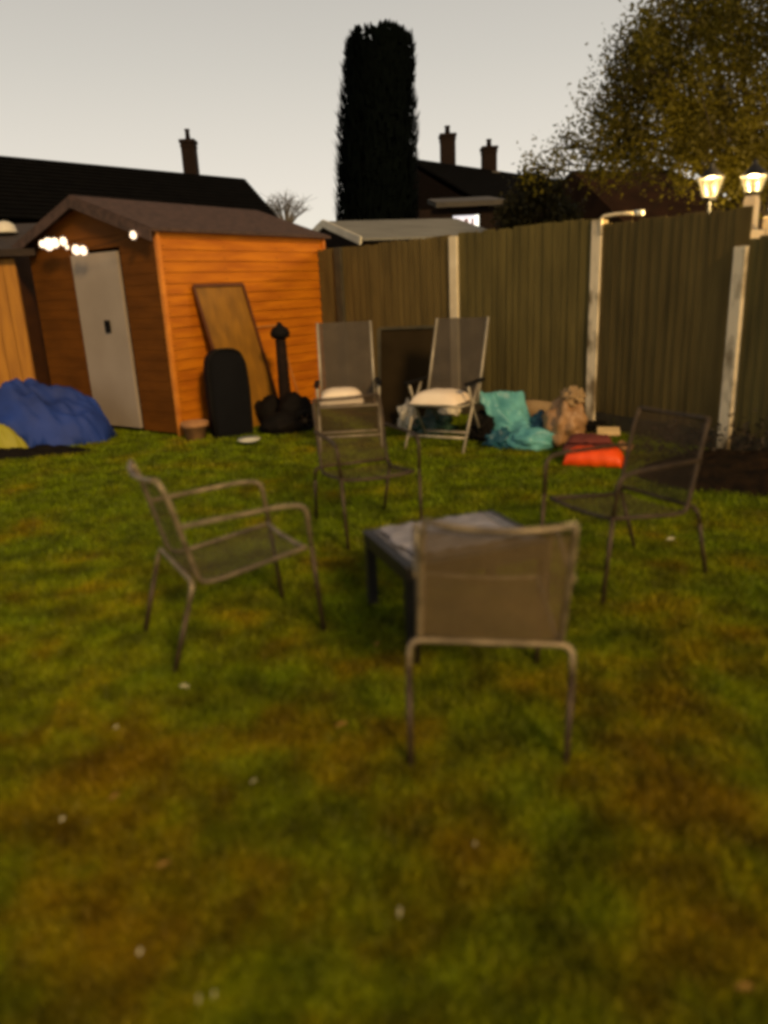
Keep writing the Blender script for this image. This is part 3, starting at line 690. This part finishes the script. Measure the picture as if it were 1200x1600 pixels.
# bush beside the lit window
base = gy(850, 350, 13.0); base.z = 0
bt = thing('garden_bush', 'dark olive bush standing between the lit window and the brown roof', 'bush', base)
C_ = []; Sz = []; mb = MB()
for (px, py, r_) in ((840, 310, .42), (862, 300, .28), (815, 330, .34), (860, 345, .5), (800, 348, .3), (835, 290, .22), (885, 340, .22)):
    c = gy(px, py, 13.0)-base; mb.tube([(0, 0, 0), (c.x*.5, 0, c.z*.5), c], .04, 6, .01)
    for k in range(28):
        v = rng.normal(size=3); v /= np.linalg.norm(v); sc = np.array(c)+v*r_*rng.uniform(.2, 1)
        C_.append(rng.normal(size=(26, 3))*.09+sc); Sz.append(rng.uniform(.03, .055, 26))
mb.build('stems', M_bark, bt); leaf_mesh('foliage', np.concatenate(C_), np.concatenate(Sz), M_bush, bt, .5, 0, 5)
# small bare tree between house and conifer
base = gy(446, 345, 30); base.z = 0
bt = thing('bare_tree', 'small pale bare tree between the left house and the tall conifer', 'tree', base)
topz = gy(446, 300, 30).z; midz = gy(446, 352, 30).z
MB().tube([(0, 0, 0), (.1, 0, midz*.6), (0, 0, midz)], .12, 8, .06).build('trunk', M_twig, bt)
mb = MB()
for k in range(70):
    a = rng.uniform(-1, 1); L = (topz-midz)*rng.uniform(.6, 1.05)*(1-.3*abs(a)); q = Vector((a*.95, rng.uniform(-.7, .7), midz+L))
    md = Vector((a*.45, 0, midz+L*.5)); mb.tube([(0, 0, midz-.2), md, q], .022, 5, .006)
    for j in range(5):
        s_ = md.lerp(q, rng.uniform(.2, 1)); mb.tube([s_, s_+Vector((rng.normal()*.2, rng.normal()*.2, rng.uniform(.0, .3)))], .008, 4, .005)
mb.build('twigs', M_twig, bt)

# ------------------------------------------------------------------ lanterns beyond the fence
def glassmat():
    m = bpy.data.materials.new('lantern_glass'); m.use_nodes = True; N, L = m.node_tree.nodes, m.node_tree.links; N.remove(N['Principled BSDF'])
    e_ = N.new('ShaderNodeEmission'); e_.inputs[0].default_value = (1, .66, .22, 1); e_.inputs[1].default_value = 1.25
    t_ = N.new('ShaderNodeBsdfTransparent'); ms = N.new('ShaderNodeMixShader'); ms.inputs[0].default_value = .4
    L.new(e_.outputs[0], ms.inputs[1]); L.new(t_.outputs[0], ms.inputs[2]); L.new(ms.outputs[0], N['Material Output'].inputs[0]); return m
M_glass = glassmat()
M_postlit = mat('white_lamp_post_paint', (.80, .66, .42), .6, (.68, .52, .32), 3)
def lantern(name, label, px, pyt, pyb, Y, wpx, post_m, post_w, power):
    a = gy(px, pyt, Y); b = gy(px, pyb, Y); wd = (gy(px+wpx/2, pyt, Y)-gy(px-wpx/2, pyt, Y)).length
    h = a.z-b.z; base = Vector((b.x, Y, 0)); t = thing(name, label, 'lamp', base, 0, 'garden lanterns beyond the fence')
    z0 = b.z; hw = wd/2
    mb = MB(); n = 6
    def ring(r, z): return [(r*math.cos(2*math.pi*(k+.5)/n), r*math.sin(2*math.pi*(k+.5)/n), z) for k in range(n)]
    lo, hi = ring(hw*.55, z0), ring(hw, z0+h)
    for k in range(n): mb.face([lo[k], lo[(k+1) % n], hi[(k+1) % n], hi[k]])
    mb.build('glass', M_glass, t)
    mb = MB()
    for k in range(n): mb.bar(lo[k], hi[k], .008, .008)
    mb.lathe([(hw*.5, z0-.03), (hw*.6, z0-.01), (hw*.58, z0)], (0, 0, 0), 6, smooth=False)
    mb.build('cage', M_iron, t)
    mb = MB(); mb.lathe([(hw*1.08, z0+h), (hw*.95, z0+h+.02), (hw*.5, z0+h+.07), (hw*.22, z0+h+.10), (hw*.2, z0+h+.12), (hw*.05, z0+h+.15)], (0, 0, 0), 12); mb.build('cap', M_iron, t)
    mb = MB(); mb.lathe([(post_w, 0), (post_w, z0-.08), (post_w*.8, z0-.03)], (0, 0, 0), 4 if post_w > .05 else 10, smooth=False); mb.build('post', post_m, t)
    ld = bpy.data.lights.new('lantern_bulb', 'POINT'); ld.energy = power; ld.color = (1, .68, .25); ld.shadow_soft_size = .03
    lo_ = bpy.data.objects.new('lantern_bulb', ld); COL.objects.link(lo_); lo_.parent = t; lo_.location = (0, 0, z0+h*.5)
    return t
lantern('garden_lantern', 'glowing six sided lantern on a black post, left of the two beyond the fence', 1109, 279, 308, 7.6, 37, M_iron, .02, 260)
lantern('garden_lantern', 'glowing lantern on a thick pale post at the upper right edge', 1176, 276, 300, 7.2, 38, M_postlit, .075, 380)
# lit white porch upright at the very edge
a = gy(1199, 338, 7.0)
t = thing('porch_upright', 'pale lit upright with a foot rail at the right edge beyond the fence', 'post', (a.x+.03, 7.0, 0))
MB().box((0, 0, a.z/2), (.09, .09, a.z)).build('upright', M_postlit, t, .004)
MB().box((-.12, 0, gy(1180, 366, 7.0).z), (.20, .05, .07)).build('cross_rail', M_postlit, t)

# ------------------------------------------------------------------ mesh-sling stacking chairs
def make_chair(label, loc, rz, sling, frame, leg_m, group='low metal garden chairs set around the table'):
    t = thing('garden_chair', label, 'chair', loc, rz, group)
    W = .23; r = .011
    # local +y = front.  back rail -> seat rail as one side tube
    def side(s): return rounded([(s*W*.97, -.315, .825), (s*W, -.285, .75), (s*W, -.20, .375), (s*W*.99, -.12, .37), (s*W*.95, .285, .42)], .09, 6)
    L_, R_ = side(-1), side(1)
    MB().tube(L_, r, 8).build('side_frame', frame, t); MB().tube(R_, r, 8).build('side_frame', frame, t)
    crest = [Vector((x*W*.97*1.0, -.315-.04*(1-x*x), .825-.012*(1-x*x))) for x in np.linspace(-1, 1, 11)]
    MB().tube(crest, r, 8).build('crest_rail', frame, t)
    MB().tube([Vector((x*W*.95, .285, .42-.012*(1-x*x))) for x in np.linspace(-1, 1, 9)], r, 8).build('seat_rail', frame, t)
    def sl(p0, p1, nn):
        def fn(u, v):
            x = (u*2-1); k = p0+(p1-p0)*v; i = min(int(k), len(L_)-2); f = k-i
            a = L_[i].lerp(L_[i+1], f); b = R_[i].lerp(R_[i+1], f); p = a.lerp(b, u)
            sag = .022*(1-x*x); tn = (L_[i+1]-L_[i]).normalized(); nrm = Vector((0, tn.z, -tn.y))
            if v < .03 and p0 == 0: sag = .035
            return p+nrm*(sag if nrm.z < 0 or nrm.y < 0 else -sag)
        return MB().grid(fn, 12, nn)
    mid = len(L_)-1-7
    nb_ = sl(0, mid-6, 14); o = nb_.build('back_sling', sling, t); 
    ns_ = sl(mid-4, len(L_)-1, 12); o = ns_.build('seat_sling', sling, t)
    # rear inverted U: crossbar with round shoulders, then the two rear legs
    WR = W+.032
    MB().tube(rounded([(-WR, -.262, .31), (-WR, -.235, .395), (WR, -.235, .395), (WR, -.262, .31)], .06, 6), r, 8).build('rear_crossbar', frame, t)
    for s in (-1, 1):
        MB().tube([(s*WR, -.262, .31), (s*(WR-.014), -.36, 0.0)], r, 8).build('leg', leg_m, t)
        arm = rounded([(s*(W+.012), -.255, .63), (s*(W+.03), .18, .64), (s*(W+.03), .285, .625), (s*(W+.02), .30, .44)], .055, 7)
        MB().tube(arm, r, 8).build('armrest', frame, t)
        MB().tube([(s*(W+.02), .30, .44), (s*(W+.012), .335, 0.0)], r, 8).build('leg', leg_m, t)
    return t
def pose(feet_mid_xy, facing): return (feet_mid_xy[0], feet_mid_xy[1], 0), math.atan2(facing[1], facing[0])-math.pi/2
# left chair: feet measured on the lawn
l, a = pose((-.71, 3.135), (.54, .31)); CHA = make_chair('light framed garden chair at left, side on, turned towards the table', l, a, M_sling_thin, M_frame, M_frame_dk)
l, a = pose((.325, 2.40), (.08, 1)); CHF = make_chair('nearest garden chair with its brown mesh back to the viewer', l, a, M_sling, M_frame, M_frame_dk); CHF.rotation_euler[1] = R(2.8); CHF.location.z = -.004
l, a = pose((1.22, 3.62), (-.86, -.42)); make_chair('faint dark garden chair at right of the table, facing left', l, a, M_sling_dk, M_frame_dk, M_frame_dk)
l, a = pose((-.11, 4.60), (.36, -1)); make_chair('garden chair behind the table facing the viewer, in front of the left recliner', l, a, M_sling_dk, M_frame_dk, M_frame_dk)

# ------------------------------------------------------------------ low table
TL = gz(568, 832, .38); TN = gz(634, 888, .38); TF = gz(700, 797, .38)
ex_ = (TN-TL); ex_.z = 0; e2 = ex_.normalized(); e1 = Vector((-e2.y, e2.x, 0))
TW, TD = .70, .54
ctr = TL+e1*TW/2+e2*TD/2
tbl = thing('garden_table', 'low square black table with a dull glossy top between the chairs', 'table', (ctr.x, ctr.y, 0), math.atan2(e1.y, e1.x))
mb = MB()
for s in (-1, 1):
    mb.box((0, s*(TD/2-.02), .345), (TW-.082, .035, .065)); mb.box((s*(TW/2-.02), 0, .345), (.035, TD-.082, .065))
mb.build('apron', M_tablebk, tbl, .003)
MB().box((0, 0, .384), (TW+.01, TD+.01, .012)).build('top_slab', M_tablebk, tbl, .004)
mb = MB(); mb.grid(lambda u, v: ((u-.5)*(TW-.07), (v-.5)*(TD-.07), .3925+.0015*noise.noise(Vector((u*4, v*4, 0)))), 16, 16); mb.build('glass_top', M_tableglass, tbl)
for sx_ in (-1, 1):
    for sy_ in (-1, 1): MB().box((sx_*(TW/2-.022), sy_*(TD/2-.022), .188), (.045, .045, .375)).build('leg', M_tablebk, tbl, .003)
M_pl = mat('thin_grey_polythene', (.34, .315, .33), .35, (.25, .23, .24), 6, bump=.5, bscale=14)
def sheet(u, v):
    x = (u-.5)*.54-.04; y = (v-.5)*.44-.03
    e_ = .05*noise.noise(Vector((u*3, v*3, 2)))
    return (x*(1+e_*2)+.02, y*(1+e_*3)+.04, .402+.016*abs(noise.noise(Vector((u*5, v*5, 4))))+.010*abs(noise.noise(Vector((u*11, v*11, 4)))))
t = MB().grid(sheet, 30, 30).build('plastic_sheet', M_pl); t.location = (ctr.x, ctr.y, 0); t.rotation_euler = (0, 0, math.atan2(e1.y, e1.x))
t.modifiers.new('thick', 'SOLIDIFY').thickness = .002
tag(t, 'crumpled thin grey plastic sheet lying on the low black table', 'sheet')

# ------------------------------------------------------------------ tall folding recliners
def make_recliner(label, loc, rz, lean=.30):
    t = thing('reclining_chair', label, 'chair', loc, rz, 'tall folding garden recliners by the fence')
    W = .27; r = .0125
    # local +y = front
    for s in (-1, 1):
        MB().tube([(s*W, -.21, .42), (s*W, -.21-lean*.5, .80), (s*W, -.21-lean, 1.19)], r, 8).build('back_tube', M_framew, t)
        MB().tube([(s*(W+.03), -.14, .60), (s*(W+.03), .02, .40), (s*(W+.03), .27, 0)], r, 8).build('leg', M_framew, t)
        MB().tube([(s*(W+.03), .12, .60), (s*(W+.03), .0, .38), (s*(W+.03), -.28, 0)], r, 8).build('leg', M_framew, t)
        mb = MB(); mb.box((s*(W+.035), -.04, .625), (.05, .46, .026)); mb.build('armrest', M_rubber, t, .01)
    mb = MB(); mb.tube([(-W, .23, .43), (-W, -.21, .41)], r, 8); mb.tube([(W, .23, .43), (W, -.21, .41)], r, 8); mb.tube([(-W, .23, .43), (W, .23, .43)], r, 8); mb.build('seat_frame', M_framew, t)
    MB().tube([(-W-.03, .19, .13), (W+.03, .19, .13)], .013, 8).build('stretcher', M_framew, t)
    MB().tube([(-W-.03, -.21, .10), (W+.03, -.21, .10)], .013, 8).build('stretcher', M_framew, t)
    MB().grid(lambda u, v: ((u*2-1)*(W-.012), -.215-lean*v-.018*math.sin(u*math.pi), .43+v*.76), 8, 14).build('back_sling', M_slingr, t)
    MB().grid(lambda u, v: ((u*2-1)*(W-.012), .23-.44*v, .43-.02*v-.02*math.sin(u*math.pi)), 8, 8).build('seat_sling', M_slingr, t)
    return t
def cushion(label, loc, rz, w_, d_, h_=.075):
    t = thing('seat_cushion', label, 'cushion', loc, rz, 'cream cushions on the recliners')
    def top(u, v):
        a, b = u*2-1, v*2-1; k = (1-a**4)*(1-b**4)
        return (a*w_/2*(1-.05*b*b), b*d_/2*(1-.05*a*a), .02+h_*max(0, k)**.55+.004*noise.noise(Vector((a*3, b*3, 0))))
    MB().grid(top, 18, 18).build('cushion_top', M_cushion, t)
    MB().grid(lambda u, v: ((u*2-1)*w_/2*(1-.05*(v*2-1)**2), (v*2-1)*d_/2*(1-.05*(u*2-1)**2), .018-.012*((1-(u*2-1)**4)*(1-(v*2-1)**4))**.6), 12, 12).build('cushion_base', M_orangec, t)
    return t
l, a = pose((-.30, 7.35), (.05, -1)); make_recliner('tall grey recliner with pale frame nearest the orange shed', l, a, .22)
cushion('flat cream cushion on the recliner nearest the orange shed', (l[0]-.07, l[1]-.02, .43), a, .44, .40, .13)
l, a = pose((.62, 7.10), (-.47, -.88)); make_recliner('tall grey recliner with pale folding legs beside the turquoise sheet', l, a, .30)
cushion('plump cream cushion with orange underside on the recliner beside the turquoise sheet', (l[0]-.03, l[1]-.03, .425), a, .50, .44, .11)

M_darkface = mat('dark_brown_board', (.032, .022, .010), .95, (.022, .015, .007), 3, spec=.03)
t = thing('dark_board', 'dark square board leaning on the fence in the gap between the two recliners', 'board', (gy(636, 600, 8.15).x, 8.15, 0), R(-12))
tz = gy(636, 512, 8.35).z
MB().prism([(-.33, 0, .02), (.33, 0, .02), (.33, .22, tz), (-.33, .22, tz)], (0, .03, 0)).build('board_face', M_darkface, t)
mb = MB()
for p_, q_ in (((-.33, -.01, .02), (-.33, .21, tz)), ((.33, -.01, .02), (.33, .21, tz)), ((-.33, .21, tz), (.33, .21, tz))): mb.bar(p_, q_, .04, .03)
mb.build('edge_frame', M_gravel, t)

# ------------------------------------------------------------------ clutter under and beside the recliners
def bag(name, label, cat, px, py, rad, mt, seed, amp=.2, fr=2.2, rz=0, dz=0, group=None):
    t = MB().blob((0, 0, rad[2]*.75), rad, amp, fr, seed).build(name, mt); p = gz(px, py); t.location = (p.x, p.y, dz); t.rotation_euler = (0, 0, rz)
    return tag(t, label, cat, group)
bag('carrier_bag', 'pale plastic bag under the left side of the right recliner', 'bag', 638, 672, (.10, .10, .17), M_white, 4, .25)
bag('carrier_bag', 'dark green plastic bag under the seat of the right recliner', 'bag', 676, 680, (.22, .16, .13), mat('dark_green_plastic', (.03, .075, .05), .4, (.012, .03, .02), 6, bump=.5), 6, .25)
bag('carrier_bag', 'small pale bag slumped over the dark green bag', 'bag', 702, 672, (.10, .07, .055), M_white, 8, .3, 2.5, R(-20), .16)
bag('rubbish_bag', 'black bag behind the turquoise sheet and recliner leg', 'bag', 752, 690, (.14, .14, .18), M_heap, 11, .2)
# turquoise sheet: a draped, folded length going from the chair down on to the grass
def strip(name, label, cat, keys, mt, wave=.03, seed=0, th=.006, nu=46, nv=22):
    """keys: (centre point, half-width vector) along the cloth"""
    def fn(u, v):
        k = u*(len(keys)-1); i = min(int(k), len(keys)-2); f = k-i; f = f*f*(3-2*f)
        c = keys[i][0].lerp(keys[i+1][0], f); h = keys[i][1].lerp(keys[i+1][1], f)
        p = c+h*(v*2-1); q = wave*(noise.noise(Vector((u*5+seed, v*4, 0)))+.5*noise.noise(Vector((u*11, v*9+seed, 3)))+.5*math.sin(v*14+u*5+seed)*.5)
        p = p+Vector((q*.5, -q, q*.8)); p.z = max(p.z, .008+.002*v+.004*u); return p
    t = MB().grid(fn, nu, nv).build(name, mt); s_ = t.modifiers.new('thick', 'SOLIDIFY'); s_.thickness = th
    return tag(t, label, cat)
def g3(px, py, Y): return gy(px, py, Y)
strip('plastic_sheeting', 'crumpled turquoise plastic sheet draped beside the right recliner onto the grass', 'sheet',
      [(g3(782, 612, 7.35), Vector((.24, .1, -.02))), (g3(792, 640, 7.2), Vector((.24, .05, -.06))), (g3(803, 663, 7.1), Vector((.20, -.05, .03))), (g3(822, 688, 6.95), Vector((.22, -.1, .03))), (g3(835, 700, 6.85), Vector((.13, -.1, .02)))], M_teal, .05, 2)
bag('carrier_bag', 'turquoise folded bag bulging onto the grass below the sheet', 'bag', 826, 702, (.22, .12, .11), M_teal, 15, .2, 1.8, R(-15))
bag('carrier_bag', 'deep blue green bag between the turquoise sheet and tan bag', 'bag', 846, 690, (.13, .14, .17), M_tealdk, 17, .15)
bag('carrier_bag', 'small dark crumpled bag in the hollow of the turquoise sheet', 'bag', 783, 700, (.14, .10, .10), M_tealdk, 19, .25)
# beige carpet roll
ca = g3(808, 641, 7.75); cb_ = g3(900, 650, 7.45); t = thing('carpet_roll', 'beige rolled carpet lying behind the turquoise sheet at the fence foot', 'carpet roll', ca)
d_ = cb_-ca; mb = MB(); mb.tube([Vector((0, 0, 0)), d_*.33+Vector((0, 0, .01)), d_*.66, d_], .115, 18); mb.build('roll', M_beige, t)
x_ = d_.normalized().orthogonal().normalized(); y_ = d_.normalized().cross(x_); mb = MB()
mb.tube([(-d_.normalized()*.004)+(x_*math.cos(a)+y_*math.sin(a))*(.02+.0065*a) for a in np.linspace(0, 13, 60)], .004, 5); mb.build('spiral_edge', M_pot, t)
MB().box((d_*.7)[:], (.03, .25, .25), d_.to_track_quat('X', 'Z').to_matrix()).build('band', M_yellowp, t)
# something to hold the roll up: dark boards stacked beneath
t = thing('board_stack', 'dark boards lying under the beige carpet roll', 'boards', (ca.x+.2, ca.y, 0), math.atan2(d_.y, d_.x)); zz = 0.0
while zz < ca.z-.14: MB().box((.25+.02*math.sin(zz*40), .0, zz+.025), (.85, .26, .046)).build('board', M_heap, t, .004); zz += .05
bag('polythene_bag', 'crumpled tan polythene bag standing by the concrete fence post', 'bag', 884, 700, (.17, .17, .27), M_tan, 22, .22, 2.0, R(20))
bag('polythene_bag', 'small pale knotted bag on top of the tan polythene bag', 'bag', 893, 700, (.10, .10, .09), M_beige, 25, .3, 2.6, 0, .40)
# maroon and orange flat bags
p = gz(925, 722); t = thing('cloth_bundle', 'folded maroon cloth bundle lying on the orange bag by the fence', 'cloth', (p.x, p.y+.10, .10), R(-18))
def fold(w_, d_, h_, z0, seed):
    def fn(u, v):
        a, b = u*2-1, v*2-1; k = max(0, (1-a**6)*(1-b**4)); return (a*w_/2*(1+.05*noise.noise(Vector((b*3, seed, 0)))), b*d_/2*(1+.06*noise.noise(Vector((a*3, seed, 2)))), z0+h_*k**.5+.012*noise.noise(Vector((a*4, b*4, seed))))
    return fn
MB().grid(fold(.44, .24, .06, .0, 3), 26, 18).build('lower_fold', M_maroon, t); MB().grid(fold(.36, .22, .05, .07, 5), 20, 14).build('upper_fold', M_maroon, t)
t = MB().grid(fold(.48, .30, .13, .01, 8), 32, 20).build('orange_bag', M_orange); t.location = (p.x, p.y-.05, 0); t.rotation_euler = (0, 0, R(-22))
t.modifiers.new('thick', 'SOLIDIFY').thickness = .004; tag(t, 'bright orange plastic bag lying flat on the grass by the fence', 'bag')
t = MB().box((0, 0, 0), (.19, .12, .02)).build('card_packet', M_yellowp, None, .005); t.location = Vector((p.x+.17, p.y+.13, .235)); t.rotation_euler = (R(20), 0, R(-15)); tag(t, 'pale yellow packet on top of the maroon bundle', 'packet')
t = MB().box((0, 0, 0), (.13, .09, .03)).build('card_packet', M_pot, None, .006); t.location = Vector((p.x+.31, p.y+.10, .10)); t.rotation_euler = (R(25), R(15), R(-35)); tag(t, 'tan crumpled packet at the right end of the maroon bundle', 'packet')

# ------------------------------------------------------------------ soil heap and dark low planting at the right
soil = drape('soil_bed', (2.85, 5.55, 0), .85, .62, .16, M_earth, 13, power=.8, sharp=1.8, folds=.05)
tag(soil, kind='structure')
base = Vector((2.72, 5.95, 0)); dk = thing('low_shrub', 'dark leafless looking low shrub on the soil at the foot of the right fence', 'shrub', base)
C_ = []; mb = MB()
for k in range(26):
    q = Vector((rng.uniform(-.5, .5), rng.uniform(-.18, .2), rng.uniform(.12, .30))); mb.tube([(q.x*.3, q.y*.3, 0), q*.6, q], .006, 5, .003); C_.append(rng.normal(size=(18, 3))*.055+np.array(q))
mb.build('stems', M_bark, dk); leaf_mesh('foliage', np.concatenate(C_), rng.uniform(.014, .028, 26*18), mat('dark_shrub_leaves', (.03, .018, .007), .7, (.016, .010, .005), 4), dk, .6, 0, 9)

# ------------------------------------------------------------------ bits scattered on the lawn
def leafbit(px, py, L, Wd, rz, mt, label, group, tilt=.3):
    p = gz(px, py)
    L *= 1.35; Wd *= 1.1; mb = MB(); mb.grid(lambda u, v: ((u-.5)*L, (v-.5)*Wd*math.sin(math.pi*(.04+.92*u)), .006*math.sin(u*math.pi)+.004*(v-.5)**2*4), 8, 4)
    t = mb.build('fallen_leaf', mt); t.location = (p.x, p.y, .038); t.rotation_euler = (tilt, random.uniform(-.2, .2), rz)
    t.modifiers.new('thick', 'SOLIDIFY').thickness = .0006
    return tag(t, label, 'leaf', group)
for (px, py, L, Wd, a) in ((101, 1298, .015, .007, 1.4), (222, 1508, .013, .006, 1.5), (290, 1087, .026, .007, .1), (184, 1152, .010, .005, .7), (1047, 853, .032, .016, -.2),
                           (624, 1445, .022, .005, 1.5), (313, 1583, .018, .003, 1.7), (337, 1575, .010, .003, 1.5), (742, 1338, .008, .004, 1.0), (398, 1238, .018, .003, 1.0)):
    leafbit(px, py, L, Wd, a, M_petal, 'tiny pale fleck of leaf lying in the lawn', 'pale leaf flecks on the lawn')
for (px, py, L, a) in ((258, 1370, .030, .5), (535, 1148, .035, .2), (182, 1262, .03, 1.0), (1160, 1565, .03, 0), (590, 1020, .035, 1)):
    leafbit(px, py, L, L*.5, a, M_deadleaf, 'small brown dead leaf lying in the lawn', 'brown dead leaves on the lawn')
# young weed tufts at the foot of the fence
for i, (px, py) in enumerate(((1003, 690), (965, 672), (905, 690))):
    p = gz(px, py); t = thing('weed_tuft', ('weed tuft between the orange bag and the right fence post', 'weed tuft at the foot of the middle fence post', 'weed tuft behind the tan polythene bag')[i], 'weed', p, 0, 'weeds along the fence foot')
    C_ = rng.normal(size=(60, 3))*np.array([.07, .05, .035])+np.array([0, 0, .06]); leaf_mesh('leaves', C_, rng.uniform(.015, .03, 60), M_weed, t, .4, 1.0, 20+i)
